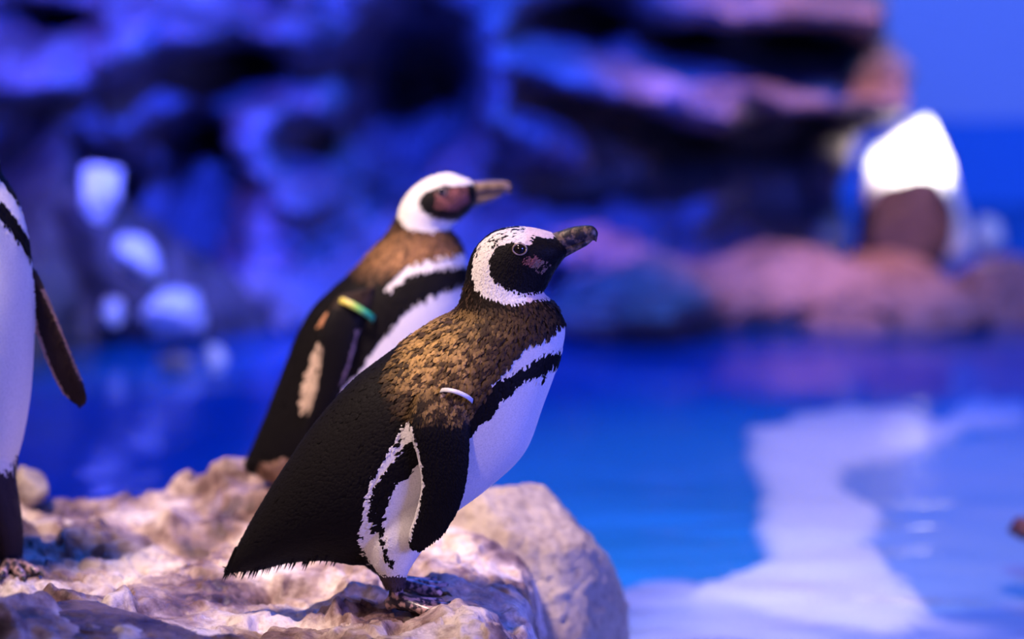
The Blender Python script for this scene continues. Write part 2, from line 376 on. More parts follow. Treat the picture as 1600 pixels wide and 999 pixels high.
for _ in range(7):
    Zp = np.pad(Z, 1, mode='edge'); Z = (Zp[1:-1, 1:-1]*2 + Zp[:-2, 1:-1] + Zp[2:, 1:-1] + Zp[1:-1, :-2] + Zp[1:-1, 2:])/6
Z = Z.ravel(); P_ = np.stack([X, Yg, Z], 1)
Z = Z + 0.0075*facet(np.stack([X, Yg, 0*X], 1)*34 + 0.4*np.stack([fbm(P_*50, 1, 65), fbm(P_*50+9, 1, 66), 0*X], 1), 33, True)*(0.3 + 0.7*sstep(-0.15, 0.3, fbm(P_*5, 2, 67))) + 0.004*fbm(P_*45, 3, 8)
Xj = X + 0.012*fbm(np.stack([X*14, Yg*14, Z*14], 1), 3, 77)
ledge = link_mesh('rock_ledge', np.stack([Xj, Yg, Z], 1), grid_faces(nx, ny)[:, ::-1], M['ledge'])
tag(ledge, 'wet pinkish rock ledge under the penguins in the foreground', 'rock')
LT = BVHTree.FromObject(ledge, bpy.context.evaluated_depsgraph_get())
def ground(x, y, d=0.0):
    h = LT.ray_cast(Vector((x, y, 3)), Vector((0, 0, -1)))
    return h[0].z - d if h[0] is not None else 0.0

# ------------------------------------------------------------------ stones cut by planes
def stone(name, loc, size, seed, mat, planes=None, amp=0.05, sub=5, rot=0.0, nplanes=16, soft=14.0, label=None, group=None, extra=None):
    """radial stone: soft-min of plane cuts, displaced by faceted noise. size = half extents"""
    bm = bmesh.new(); bmesh.ops.create_icosphere(bm, subdivisions=sub, radius=1.0)
    D = np.array([v.co[:] for v in bm.verts]); Fq = [[v.index for v in f.verts] for f in bm.faces]; bm.free()
    D /= np.linalg.norm(D, axis=1)[:, None]
    r0 = np.random.default_rng(seed)
    if planes is None:
        Nn = r0.normal(size=(nplanes, 3)); Nn /= np.linalg.norm(Nn, axis=1)[:, None]
        planes = [(n, 0.72 + 0.3*r0.random()) for n in Nn]
    S = np.array(size)
    inv = np.full(len(D), 1e-3)**soft
    for n, d in planes:
        n = np.array(n, float); n /= np.linalg.norm(n)
        inv = inv + np.clip((D@n)/d, 0, None)**soft
    r = 1.0/np.power(inv, 1/soft); r = np.minimum(r, 1.7)
    Vv = D*r[:, None]
    Vv = Vv*(1 + amp*(0.8*facet(Vv*2.6 + seed*3.1, seed) + 0.6*facet(Vv*6 + seed, seed+9) + 0.7*fbm(Vv*5 + seed, 4, seed)))[:, None]
    Vv = Vv*S
    o = link_mesh(name, Vv, Fq, mat); o.location = loc; o.rotation_euler = (0, 0, rot)
    if label: tag(o, label, 'rock', group)
    return o
def pspan(px0, px1, Y): return (px1-px0)*Y/F_PX/2

# pale boulder at the water's edge, right of the front penguin
c = at(800, 960, 4.52)
sil = [(640, 850), (742, 778), (862, 768), (902, 802), (935, 862), (972, 902), (980, 965), (990, 1100), (640, 1100)]
pts = [at(a, b, 4.50) for a, b in sil]; cc = Vector((at(800, 0, 4.5).x, 4.5, at(0, 930, 4.5).z)); S0 = 0.16
pl = []
for i in range(len(pts)):
    p, q = pts[i], pts[(i+1) % len(pts)]
    t = Vector((q.x-p.x, 0, q.z-p.z)); n = Vector((-t.z, 0, t.x)).normalized()
    if n.dot(p - cc) < 0: n = -n
    pl.append(((n.x, 0.06*math.sin(i*2.1), n.z), max(0.05, n.dot(p - cc))/S0))
pl += [((0.1, -1, 0.35), 0.62), ((0.55, -0.8, 0.3), 0.78), ((-0.3, -0.8, 0.6), 0.75), ((0, 1, 0.1), 0.8), ((0.3, -0.55, 0.9), 0.85), ((0.75, -0.5, 0.15), 0.92), ((0, -0.9, -0.4), 1.0)]
stone('boulder', cc, (S0, S0, S0), 5, M['boulder'], pl, 0.03, 6, soft=60, label='large pale boulder at the water edge right of the front penguin')
q_ = at(44, 757, 4.80); q_.z = ground(q_.x, q_.y) + 0.034
stone('boulder', q_, (0.040, 0.045, 0.043), 8, M['boulder'], None, 0.05, 4, label='small squarish pale stone at far left edge of the ledge')
M['mauve_rock'] = rock_mat('wet_mauve_stone', [(0.04, 0.022, 0.022), (0.14, 0.085, 0.08), (0.32, 0.21, 0.19)], 9.0, (0.08, 0.4), 0.6, 60, 0.012, 0.36, 0.62)
stone('boulder', at(150, 1040, 3.60), (0.17, 0.11, 0.085), 23, M['mauve_rock'], None, 0.06, 6, label='dark wet mauve rock in the blurred lower left corner')

# ------------------------------------------------------------------ back rockwork: relief wall of stone, built where it stands
Y0 = 9.7
def rock_depth(px, py):
    d = np.zeros(len(px))
    B = [ # px, py, rx, ry, toward the viewer (m), angle
        (90, 95, 120, 45, 0.55, 0), (60, 190, 160, 90, 0.30, 0), (260, 40, 90, 45, 0.42, 0.2), (215, 85, 35, 30, 0.35, 0),
        (60, 30, 70, 22, -0.35, 0), (350, 110, 80, 40, -0.45, 0), (450, 60, 110, 40, 0.35, 0.1),
        (430, 190, 85, 60, 0.40, 0), (525, 155, 30, 26, 0.45, 0), (300, 215, 45, 35, -0.3, 0), (480, 215, 35, 40, -0.35, 0),
        (440, 320, 110, 70, 0.45, 0), (480, 285, 45, 30, 0.2, 0.5), (300, 330, 80, 120, -0.35, 0.2), (90, 310, 110, 90, -0.5, 0),
        (640, 150, 95, 120, -0.95, 0), (700, 60, 30, 40, 0.15, 0),
        (775, 110, 40, 110, 0.35, 0), (860, 225, 90, 28, 0.40, 0.45), (920, 40, 80, 45, -0.7, 0), (900, 110, 90, 28, 0.45, 0.25),
        (1050, 130, 130, 36, 0.55, 0.12), (960, 190, 120, 40, -0.35, 0.3), (1110, 190, 60, 40, 0.5, 0), (1080, 75, 60, 22, -0.5, 0),
        (1180, 75, 150, 32, -0.65, 0), (1180, 15, 170, 28, 0.6, 0), (1330, 30, 70, 40, 0.55, 0), (1320, 88, 70, 20, -0.5, 0),
        (1260, 135, 110, 26, 0.75, 0.15), (1390, 120, 60, 40, 0.8, -0.5), (1230, 235, 200, 50, -0.75, 0), (1100, 270, 60, 40, -0.5, 0),
        (1130, 320, 50, 35, 0.35, 0), (1230, 330, 110, 60, -0.4, 0), (930, 300, 160, 40, -0.25, 0), (900, 360, 160, 40, 0.35, -0.1),
        (560, 420, 120, 60, 0.4, 0), (420, 450, 120, 50, 0.45, 0), (620, 300, 60, 60, -0.2, 0), (1000, 430, 140, 45, 0.45, -0.15), (900, 440, 60, 26, -0.3, -0.2),
    ]
    for bx, by, rx, ry, a, an in B:
        c_, s_ = math.cos(an), math.sin(an)
        u = (c_*(px-bx) + s_*(py-by))/rx; v = (-s_*(px-bx) + c_*(py-by))/ry
        r = u*u + v*v
        d += (a if a > 0 else 1.7*a)*np.exp(-r**1.6*0.9)
    return d
nu, nv = 300, 520
vv = np.linspace(-420, 640, nu)                 # py rows
right = np.interp(vv, [-420, -200, 0, 60, 110, 150, 185, 230, 300, 400, 640], [1250, 1330, 1385, 1405, 1432, 1436, 1425, 1370, 1330, 1330, 1330])
PX = np.zeros((nu, nv)); PY = np.zeros((nu, nv))
tt = np.linspace(0, 1, nv)
for i in range(nu):
    PX[i] = -420 + (right[i]+420)*np.minimum(1, tt/0.93); PY[i] = vv[i]
wrap = np.tile(np.clip((tt-0.93)/0.07, 0, 1), (nu, 1)).ravel()
px = PX.ravel(); py = PY.ravel()
base = np.array([at(a, b, Y0) for a, b in zip(px, py)])
dep = rock_depth(px, py)
edge = sstep(0, 70, (right[:, None] - PX).ravel())
fac = 0.13*facet(base*3.2 + np.array([0, 5.0, 0]), 51) + 0.07*facet(base*7.5, 61) + 0.05*fbm(base*6, 4, 71)
low = sstep(0.35, -0.05, base[:, 2])*0.35
yy = Y0 - (dep + fac + low)*(0.35 + 0.65*edge) + 1.6*wrap + 0.25*(1-edge)
Vw = base.copy(); Vw[:, 1] = yy
Vw[:, 0] += 0.05*fbm(base*5 + 31, 3, 81); Vw[:, 2] += 0.05*fbm(base*5 + 57, 3, 91)
wr = link_mesh('wall_rock', Vw, grid_faces(nu, nv), M['back_rock'])
tag(wr, 'rugged dark rockwork wall with caves and ledges behind the pool', 'rock wall', kind='structure')

# shore stones in front of the rockwork
def shore(px, py, Y, wpx, hpx, depth, seed, mat, label, amp=0.09, rot=0.0, sub=5, name='boulder'):
    k = Y/F_PX
    return stone(name, at(px, py, Y), (wpx/2*k, depth, hpx/2*k), seed, mat, None, amp, sub, rot, label=label)
dark_ = shore(190, 480, 8.75, 330, 330, 0.30, 31, M['dark_rock'], 'dark sloping boulder under the pale stones at the pool far left')
shore(30, 480, 8.7, 330, 330, 0.4, 32, M['dark_rock'], 'black boulder behind the leftmost penguin flipper')
me_ = dark_.data; DT = BVHTree.FromPolygons([tuple(v.co + dark_.location) for v in me_.vertices], [tuple(p.vertices) for p in me_.polygons])
def seat(px, py, default):
    o_ = Vector((0, 0, CAM_Z)); d_ = (at(px, py, 8.0) - o_).normalized(); h_ = DT.ray_cast(o_, d_)
    return h_[0].y - 0.01 if h_[0] is not None else default
shore(165, 300, seat(165, 340, 8.6), 44, 92, 0.07, 33, M['white_rock'], 'tall narrow pale stone, topmost of the pile at far left', 0.08, name='pale_stone')
shore(207, 398, seat(207, 398, 8.36), 66, 66, 0.08, 34, M['white_rock'], 'rounded pale stone second from the top of the far left pile', 0.08, name='pale_stone')
shore(268, 487, seat(268, 487, 8.3), 112, 80, 0.11, 35, M['white_rock'], 'largest pale stone low on the dark boulder at far left', 0.1, name='pale_stone')
shore(176, 492, seat(176, 492, 8.22), 42, 46, 0.06, 36, M['white_rock'], 'small pale stone left of the largest one in the pile', 0.08, name='pale_stone')
shore(337, 562, 8.06, 32, 46, 0.05, 37, M['white_rock'], 'small pale stone by the waterline at the pile right foot', 0.08, name='pale_stone')
shore(280, 572, 8.05, 62, 46, 0.07, 38, M['shore_rock'], 'low grey stone at the waterline below the pale pile', 0.08)
shore(1010, 470, 8.75, 330, 130, 0.30, 41, M['shore_rock'], 'low bluish shore rock behind the front penguin beak', 0.1)
shore(1200, 470, 9.05, 380, 170, 0.34, 42, M['shore_rock'], 'broad pink shore rock left of the dark boulder')
shore(1400, 490, 8.95, 340, 150, 0.32, 43, M['shore_rock'], 'low pink shore rock in front of the dark boulder')
shore(1570, 480, 9.1, 210, 170, 0.28, 44, M['shore_rock'], 'pink shore rock at the right edge of the picture')
shore(1546, 372, 9.9, 46, 70, 0.07, 45, M['white_rock'], 'small upright lavender stone right of the bright peak', 0.07)
shore(1408, 375, 9.45, 150, 190, 0.15, 46, M['dark_rock'], 'dark rounded boulder in front of the spotlit white peak', 0.05)
# spotlit white peak
k = 10.1/F_PX
pk = [(1446, 172), (1478, 250), (1500, 330), (1520, 470), (1340, 470), (1352, 270), (1358, 235), (1392, 215)]
pts = [at(a, b, 10.1) for a, b in pk]; cc = at(1430, 300, 10.1); pl = []
for i in range(len(pts)):
    p, q = pts[i], pts[(i+1) % len(pts)]
    t = Vector((q.x-p.x, 0, q.z-p.z)); n = Vector((-t.z, 0, t.x)).normalized()
    if n.dot(p - cc) < 0: n = -n
    pl.append(((n.x, 0.05, n.z), max(0.03, n.dot(p - cc))/0.2))
pl += [((0, -1, 0.35), 0.7), ((0.5, -0.8, 0.3), 0.75), ((-0.5, -0.8, 0.3), 0.8), ((0, 1, 0.3), 0.8)]
stone('rock_peak', cc, (0.2, 0.2, 0.2), 12, M['white_rock'], pl, 0.03, 5, soft=30, label='pointed white rock peak blazing under a spotlight')
shore(1600, 826, 5.35, 46, 40, 0.05, 47, M['red_rock'], 'small dark reddish stone breaking the water at the right edge', 0.05, sub=4)

# ------------------------------------------------------------------ penguins
BLACK = np.array((0.0042, 0.0033, 0.0038)); WHITE = np.array((0.80, 0.77, 0.75))
DKBROWN = np.array((0.028, 0.0165, 0.011)); GOLD = np.array((0.46, 0.28, 0.10)); PINK = np.array((0.45, 0.17, 0.15))

def make_penguin(base, Y, rz, S, flippers, legs, paint, label, voxel, nfeather, design=None, seg=56, flen=1.0):
    """S: stations (back_x, back_y, front_x, front_y, half_width) in picture units; local x forward, y lateral, z up"""
    root = bpy.data.objects.new('penguin', None); COL.objects.link(root)
    root.empty_display_size = 0.1; root.location = base; root.rotation_euler = (0, 0, rz)
    tag(root, label, 'penguin', 'penguins on the rock ledge')
    k = Y/F_PX
    if design is None:
        def L3(x, y, lat=0.0):
            p = at(x, y, Y - abs(lat)*k) - Vector(base); return (p.x, lat*k, p.z)
        def to2(V):
            Wp = np.asarray(V) + np.array(base); Wp = Wp.copy(); Wp[:, 1] = Y - np.abs(np.asarray(V)[:, 1]); return proj(Wp)
    else:
        ox, oy = design
        def L3(x, y, lat=0.0): return ((x-ox)*k, lat*k, (oy-y)*k)
        def to2(V): V = np.asarray(V); return np.stack([V[:, 0]/k + ox, oy - V[:, 2]/k], 1)
    K = catmull(S, 150); K[:, 4] = np.maximum(K[:, 4], 2)
    A = np.array([L3(r[0], r[1]) for r in K]); B = np.array([L3(r[2], r[3]) for r in K])
    Lt = np.zeros_like(A); Lt[:, 1] = K[:, 4]*k
    parts = [tube_rings(A, B, Lt, seg, 2.15)]
    spine = (A+B)/2
    for fl in flippers:
        Kf = catmull([[*a, *b, t] for a, b, t in fl], 60)
        A2 = np.array([L3(*r[:3]) for r in Kf]); B2 = np.array([L3(*r[3:6]) for r in Kf])
        T = np.gradient((A2+B2)/2, axis=0); nn = np.cross(T, A2-B2); nn /= np.linalg.norm(nn, axis=1)[:, None]
        parts.append(tube_rings(A2, B2, nn*(np.maximum(Kf[:, 6], 1.0)*k)[:, None], 40, 2.3))
    for lg in legs:
        Kl = catmull(lg, 40)          # x, y, lat, half depth, half width
        A3 = np.array([L3(r[0]-r[3], r[1], r[2]) for r in Kl]); B3 = np.array([L3(r[0]+r[3], r[1], r[2]) for r in Kl])
        L_ = np.zeros_like(A3); L_[:, 1] = Kl[:, 4]*k
        parts.append(tube_rings(A3, B3, L_, 24, 2.0))
    V, Fq = merge(parts)
    tmp = link_mesh('tmp', V, Fq, None)
    bmx = bmesh.new(); bmx.from_mesh(tmp.data); bmesh.ops.recalc_face_normals(bmx, faces=bmx.faces); bmx.to_mesh(tmp.data); bmx.free()
    md = tmp.modifiers.new('r', 'REMESH'); md.mode = 'VOXEL'; md.voxel_size = voxel
    ms = tmp.modifiers.new('s', 'SMOOTH'); ms.factor = 0.5; ms.iterations = 4
    dg = bpy.context.evaluated_depsgraph_get()
    me = bpy.data.meshes.new_from_object(tmp.evaluated_get(dg)); me.name = 'body'
    bpy.data.objects.remove(tmp)
    n = len(me.vertices); co = np.zeros(n*3); me.vertices.foreach_get('co', co); co = co.reshape(-1, 3)
    no = np.zeros(n*3); me.vertices.foreach_get('normal', no); no = no.reshape(-1, 3)
    dist = np.full((n, len(parts)), 9.0); near_any = np.zeros(n, bool)
    for t, (v, f) in list(enumerate(parts))[1:]:
        lo, hi = v.min(0) - 0.006, v.max(0) + 0.006
        idx = np.nonzero(((co > lo) & (co < hi)).all(1))[0]; near_any[idx] = True
        tr = BVHTree.FromPolygons(v.tolist(), f); dist[idx, t] = [tr.find_nearest(c)[3] for c in co[idx].tolist()]
    dist[:, 0] = 0.5; idx = np.nonzero(near_any)[0]; tr = BVHTree.FromPolygons(parts[0][0].tolist(), parts[0][1]); dist[idx, 0] = [tr.find_nearest(c)[3] for c in co[idx].tolist()]
    pid = np.argmin(dist, 1)
    # flippers win over the body where they touch
    me.polygons.foreach_set('use_smooth', [True]*len(me.polygons))
    p2 = to2(co); lat = co[:, 1]/k
    nz = np.stack([fbm(co*170, 3, 5), fbm(co*170 + 40, 3, 6)], 1)
    col = paint(p2[:, 0] + nz[:, 0]*4, p2[:, 1] + nz[:, 1]*4, lat, pid, co, np.zeros(n))
    set_colors(me, col)
    me.materials.clear(); me.materials.append(M['plumage'])
    body = bpy.data.objects.new('body', me); COL.objects.link(body); body.parent = root
    # plumage: small overlapping feathers lying along the flow of the body
    me.calc_loop_triangles(); nt_ = len(me.loop_triangles); tv = np.zeros(nt_*3, np.int32); me.loop_triangles.foreach_get('vertices', tv); tv = tv.reshape(-1, 3)
    ar = np.zeros(nt_); me.loop_triangles.foreach_get('area', ar)
    t_i = RNG.choice(nt_, nfeather, p=ar/ar.sum()); bary = RNG.dirichlet((1, 1, 1), nfeather)
    Pf = (co[tv[t_i]]*bary[:, :, None]).sum(1); Nf = (no[tv[t_i]]*bary[:, :, None]).sum(1); Nf /= np.linalg.norm(Nf, axis=1)[:, None]
    pf = pid[tv[t_i][:, 0]]
    Tsp = np.gradient(spine, axis=0); Tsp /= np.linalg.norm(Tsp, axis=1)[:, None]
    sk = spine[::3]; near = np.concatenate([np.argmin(((Pf[i:i+2000, None, :] - sk[None])**2).sum(2), 1) for i in range(0, nfeather, 2000)])*3
    flow = -Tsp[near]
    flow[pf > 0] = np.array((-0.05, 0, -1.0))
    flow = flow + 0.16*RNG.normal(size=flow.shape)
    flow -= Nf*(flow*Nf).sum(1)[:, None]; flow /= np.linalg.norm(flow, axis=1)[:, None] + 1e-9
    side = np.cross(Nf, flow)
    q2 = to2(Pf); latf = Pf[:, 1]/k
    fcol = paint(q2[:, 0], q2[:, 1], latf, pf, Pf, np.ones(nfeather))
    headness = sstep(105, 135, near.astype(float))
    isw = sstep(0.3, 0.6, fcol.mean(1))
    ln = (0.015*(1-headness) + 0.006*headness)*(0.75 + 0.5*RNG.random(nfeather))*flen
    isblk = sstep(0.03, 0.012, fcol.max(1)); ln = ln*(1 - 0.3*isw); ln[pf > 0] *= 0.5
    wd = ln*(0.15 + 0.10*RNG.random(nfeather))
    lift = ln*(0.17*(1-isw)*(1-isblk) + 0.04)*(0.4 + 0.9*RNG.random(nfeather)); lift[pf > 0] *= 0.4
    allw = (isw > 0.5)
    for ox_, oy_ in ((8, -8), (-8, 8)):
        allw &= paint(q2[:, 0]+ox_, q2[:, 1]+oy_, latf, pf, Pf, np.ones(nfeather)).mean(1) > 0.5
    kp = ~(allw & (headness < 0.5))
    Pf, Nf, flow, side, ln, wd, lift, fcol, isw = Pf[kp], Nf[kp], flow[kp], side[kp], ln[kp], wd[kp], lift[kp], fcol[kp], isw[kp]; nfeather = len(Pf)
    r0 = Pf - Nf*0.0004
    m1 = Pf + flow*(ln*0.55)[:, None] + Nf*(lift*0.75 + 0.0004)[:, None]
    v0 = r0; v1 = m1 + side*wd[:, None]; v2 = Pf + flow*ln[:, None] + Nf*(lift*0.8)[:, None]; v3 = m1 - side*wd[:, None]; v4 = m1 + Nf*(wd*0.35)[:, None]
    FV = np.stack([v0, v1, v2, v3, v4], 1).reshape(-1, 3)
    o5 = np.arange(nfeather)*5
    FF = np.concatenate([np.stack([o5, o5+1, o5+4], 1), np.stack([o5+1, o5+2, o5+4], 1), np.stack([o5+2, o5+3, o5+4], 1), np.stack([o5+3, o5, o5+4], 1)])
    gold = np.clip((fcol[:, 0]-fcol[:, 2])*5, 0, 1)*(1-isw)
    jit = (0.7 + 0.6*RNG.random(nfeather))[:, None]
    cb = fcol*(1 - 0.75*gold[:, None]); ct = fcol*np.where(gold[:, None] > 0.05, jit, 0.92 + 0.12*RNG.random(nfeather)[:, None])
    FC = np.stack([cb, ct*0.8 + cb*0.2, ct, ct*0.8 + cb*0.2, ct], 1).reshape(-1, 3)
    fo = link_mesh('feathers', FV, FF, M['feather'], root, True, FC); tag(fo, kind='stuff')
    return root, L3, k

def make_beak(root, L3, k, upper, lower, mat):
    for nm, st in (('upper_mandible', upper), ('lower_mandible', lower)):
        K = catmull(st, 26)
        A = np.array([L3(r[0], r[1]) for r in K]); B = np.array([L3(r[2], r[3]) for r in K]); Lt = np.zeros_like(A); Lt[:, 1] = np.maximum(K[:, 4], 0.8)*k
        v, f = tube_rings(A, B, Lt, 24, 2.0); link_mesh(nm, v, f, mat, root)
def make_eye(root, L3, k, x, y, lat, r):
    for s in (-1, 1):
        bm = bmesh.new(); bmesh.ops.create_uvsphere(bm, u_segments=16, v_segments=10, radius=r*k)
        me = bpy.data.meshes.new('eye'); bm.to_mesh(me); bm.free(); me.materials.append(M['eye']); me.polygons.foreach_set('use_smooth', [True]*len(me.polygons))
        e = bpy.data.objects.new('eye', me); COL.objects.link(e); e.parent = root; e.location = L3(x, y, s*lat)
        pts = [(1.12*r*k*math.cos(a), s*0.45*r*k, 0.92*r*k*math.sin(a)) for a in np.linspace(0, 2*math.pi, 21)]
        v, f = seg_tube(pts, [0.16*r*k]*21, 6); link_mesh('eye_ring', v, f, M['eye_ring'], e)
def make_foot(root, loc, yaw, size=1.0, heel_h=0.0):
    """webbed foot: three toes with webs and claws; heel at loc, toes along local +x"""
    parts = []; toes = []
    for a, l in ((-0.42, 0.078), (0.0, 0.088), (0.42, 0.076)):
        e = np.array((math.cos(a), math.sin(a), 0))*l*size
        pts = [np.array((0, 0, 0.020))*size, e*0.3 + np.array((0, 0, 0.017))*size, e*0.65 + np.array((0, 0, 0.012))*size, e*0.9 + np.array((0, 0, 0.010))*size, e + np.array((0, 0, 0.006))*size]
        parts.append(seg_tube(pts, [0.012*size, 0.010*size, 0.0088*size, 0.0085*size, 0.005*size], 10)); toes.append(pts)
    parts.append(seg_tube([np.array((-0.016, 0, 0.012))*size, np.array((0, 0, 0.020))*size, np.array((-0.004, 0, 0.05))*size, np.array((-0.008, 0, 0.085))*size], [0.008*size, 0.015*size, 0.0135*size, 0.014*size], 12))
    V, Fq = merge(parts); f = link_mesh('foot', V, Fq, M['foot'], root); f.location = loc; f.rotation_euler = (0, 0, yaw)
    for i in (0, 1):
        p, q = toes[i], toes[i+1]; W_ = []; n = 7
        for u in range(n):
            for v in range(6):
                t = v/5; s_ = u/(n-1)*0.93
                e0 = p[0]*(1-s_) + p[-1]*s_; e1 = q[0]*(1-s_) + q[-1]*s_
                pt = e0*(1-t) + e1*t; pt = pt*(1 - 0.12*s_*math.sin(math.pi*t)); pt[2] = 0.010*size*(1-s_*0.5) - 0.003*math.sin(math.pi*t)
                W_.append(pt)
        w_ = link_mesh('web', W_, grid_faces(n, 6), M['web'], f); mo = w_.modifiers.new('t', 'SOLIDIFY'); mo.thickness = 0.004; mo.offset = 0
    for p in toes:
        d = p[-1]/np.linalg.norm(p[-1][:2]); e = p[-1]
        v, fq = seg_tube([e - d*0.004, e + d*0.009*size + np.array((0, 0, 0.003)), e + d*0.018*size - np.array((0, 0, 0.004))], [0.0042*size, 0.0034*size, 0.0006], 8)
        link_mesh('claw', v, fq, M['claw'], f)
    return f
def make_band(root, L3, ring, half, thick, mat, label):
    """ring: list of (x,y,lat) closed around the flipper; a flat strap"""
    P = np.array([L3(*r) for r in ring]); n = len(P); c = P.mean(0)
    ax = np.cross(P[0]-c, P[n//4]-c); ax /= np.linalg.norm(ax)
    V = []
    for i in range(n):
        o = (P[i]-c); o = o/np.linalg.norm(o)
        for a, b in ((-1, 0), (1, 0), (1, 1), (-1, 1)): V.append(P[i] + ax*half*a + o*thick*b)
    F_ = []
    for i in range(n):
        j = (i+1) % n
        for q in range(4): F_.append([i*4+q, i*4+(q+1) % 4, j*4+(q+1) % 4, j*4+q])
    b = link_mesh('flipper_band', V, F_, mat, root); b['label'] = label
    return b

# ---------- front penguin
S1 = [(356, 886, 362, 893, 8), (384, 832, 408, 888, 26), (415, 778, 452, 878, 42), (450, 723, 508, 874, 62), (485, 672, 566, 880, 80),
      (521, 628, 628, 872, 94), (561, 588, 690, 816, 102), (606, 554, 760, 764, 106), (650, 522, 820, 706, 104), (684, 501, 850, 630, 98),
      (704, 490, 874, 562, 86), (716, 478, 883, 512, 72), (722, 460, 868, 478, 62), (727, 440, 850, 458, 56), (732, 414, 856, 444, 54), (743, 388, 866, 424, 53),
      (768, 364, 876, 410, 50), (800, 355, 882, 402, 44), (834, 357, 885, 397, 34), (862, 364, 886, 394, 20), (868, 368, 886, 391, 12)]
# near flipper: trailing (left) edge, leading (right) edge
FL1 = [((652, 612, -92), (738, 588, -78), 10), ((642, 645, -104), (736, 630, -94), 13), ((640, 672, -112), (734, 668, -106), 12), ((652, 715, -114), (733, 710, -110), 10), ((658, 760, -112), (727, 760, -110), 9),
       ((650, 800, -108), (714, 800, -107), 8), ((639, 835, -104), (692, 834, -104), 6), ((640, 853, -102), (668, 854, -102), 4), ((650, 859, -102), (657, 860, -102), 2)]
FL1b = [(tuple([a[0]+14, a[1], -a[2]]), tuple([b[0]+14, b[1], -b[2]]), t) for a, b, t in FL1]
LG1 = [[(640, 780, -48, 70, 40), (622, 840, -52, 52, 40), (612, 878, -52, 36, 30), (614, 900, -52, 22, 20), (617, 918, -52, 15, 15)],
       [(625, 780, 48, 70, 40), (602, 840, 50, 52, 38), (576, 880, 50, 34, 28), (580, 902, 50, 22, 20), (596, 920, 50, 15, 15)]]
def paint1(x, y, lat, pid, co, feather):
    n = len(x); c = np.tile(BLACK, (n, 1))
    r1 = fbm(co*260, 2, 91); r2 = fbm(co*90, 2, 92)
    # brown worn feathers of neck and mantle
    brown = pip([(722, 452), (690, 492), (640, 525), (600, 585), (610, 640), (645, 668), (738, 668), (745, 640), (770, 605), (812, 560), (890, 520), (890, 470), (850, 462)], x, y)
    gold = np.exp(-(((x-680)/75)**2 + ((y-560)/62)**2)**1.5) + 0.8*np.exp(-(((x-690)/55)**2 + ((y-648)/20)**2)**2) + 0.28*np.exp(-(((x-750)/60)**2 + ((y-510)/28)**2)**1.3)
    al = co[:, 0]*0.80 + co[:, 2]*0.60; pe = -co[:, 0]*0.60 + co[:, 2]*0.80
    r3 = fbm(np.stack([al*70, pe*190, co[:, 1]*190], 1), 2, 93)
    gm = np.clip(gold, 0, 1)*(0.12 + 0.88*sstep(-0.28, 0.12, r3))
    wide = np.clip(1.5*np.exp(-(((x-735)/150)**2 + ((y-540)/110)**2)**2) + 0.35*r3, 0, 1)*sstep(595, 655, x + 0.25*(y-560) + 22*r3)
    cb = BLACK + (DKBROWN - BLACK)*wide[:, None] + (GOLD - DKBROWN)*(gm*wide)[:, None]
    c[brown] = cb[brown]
    # white upper chest collar
    wc = pip([(930, 478), (884, 496), (858, 522), (826, 534), (806, 556), (788, 578), (762, 600), (772, 598), (800, 584), (826, 570), (850, 552), (930, 540)], x, y)
    c[wc] = WHITE
    # white belly and flank
    wb = pip([(930, 556), (872, 566), (836, 584), (806, 600), (786, 622), (770, 648), (740, 672), (715, 690), (690, 680), (660, 660), (640, 652), (622, 682), (602, 716), (582, 750), (572, 790), (566, 832), (570, 868), (590, 896), (604, 906), (650, 906), (930, 700)], x, y)
    c[wb] = WHITE
    # dark flank stripe continuing the breast band
    st = pip([(735, 640), (690, 665), (640, 692), (626, 712), (606, 735), (592, 758), (584, 790), (588, 822), (594, 838), (600, 832), (604, 800), (612, 775), (622, 752), (642, 742), (654, 722), (690, 705), (745, 672)], x, y)
    c[st & (r2 > -0.75)] = BLACK
    for sx, sy, sr in ((597, 848, 5), (601, 862, 4), (612, 880, 5), (604, 872, 3), (760, 640, 3), (850, 588, 3), (625, 690, 3)):
        c[(x-sx)**2 + (y-sy)**2 < sr*sr] = BLACK
    far = (lat > 10) & (y > 845) & (x < 606); c[far] = BLACK
    # lower legs
    lg = (y > 900) & (pid > 0); c[lg] = np.array((0.06, 0.04, 0.05))
    # head
    hd = (y < 482) & (x > 715)
    c[hd & (y < 465)] = BLACK*1.2
    nk = hd & (y >= 440) & (y < 482); c[nk] = DKBROWN*np.where(r1[nk, None] > 0.2, 1.4, 0.35)
    outer = pip([(895, 358), (862, 350), (830, 345), (790, 345), (757, 366), (741, 398), (737, 428), (743, 452), (766, 468), (800, 475), (832, 470), (880, 462), (846, 452)], x, y)
    inner = pip([(900, 380), (866, 372), (850, 374), (836, 368), (829, 384), (812, 380), (792, 380), (776, 386), (765, 406), (766, 428), (785, 447), (815, 459), (846, 456), (900, 440)], x, y)
    wh = outer & ~inner & (x < 870)
    crown = (np.abs(lat) < 7 + 6*r2) & (y < 420) & (x < 815)
    speck = (r1 > 0.30) & (x < 840) & (y < 372 + 0.5*(800-x))
    c[wh & ~crown & ~speck] = WHITE*0.97
    browpink = wh & (x > 822); c[browpink] = np.array((0.74, 0.60, 0.58))
    c[inner & hd & (x < 880)] = BLACK*1.2
    pk = ((x-832)**2/190 + (y-407)**2/60 < 1.0) & hd; c[pk & (r1 > -0.25)] = PINK*0.55
    pk2 = ((x-846)**2/200 + (y-416)**2/100 < 1.0) & hd & (r1 > 0.1); c[pk2] = np.array((0.25, 0.15, 0.11))
    # flippers: dark outer side with a thin white trailing edge, brown shoulder
    fl = (pid == 1) | (pid == 2)
    xe = np.interp(y, [640, 672, 715, 760, 800, 835, 853], [640, 640, 652, 658, 650, 639, 640]) + np.where(pid == 2, 14, 0)
    c[fl] = BLACK
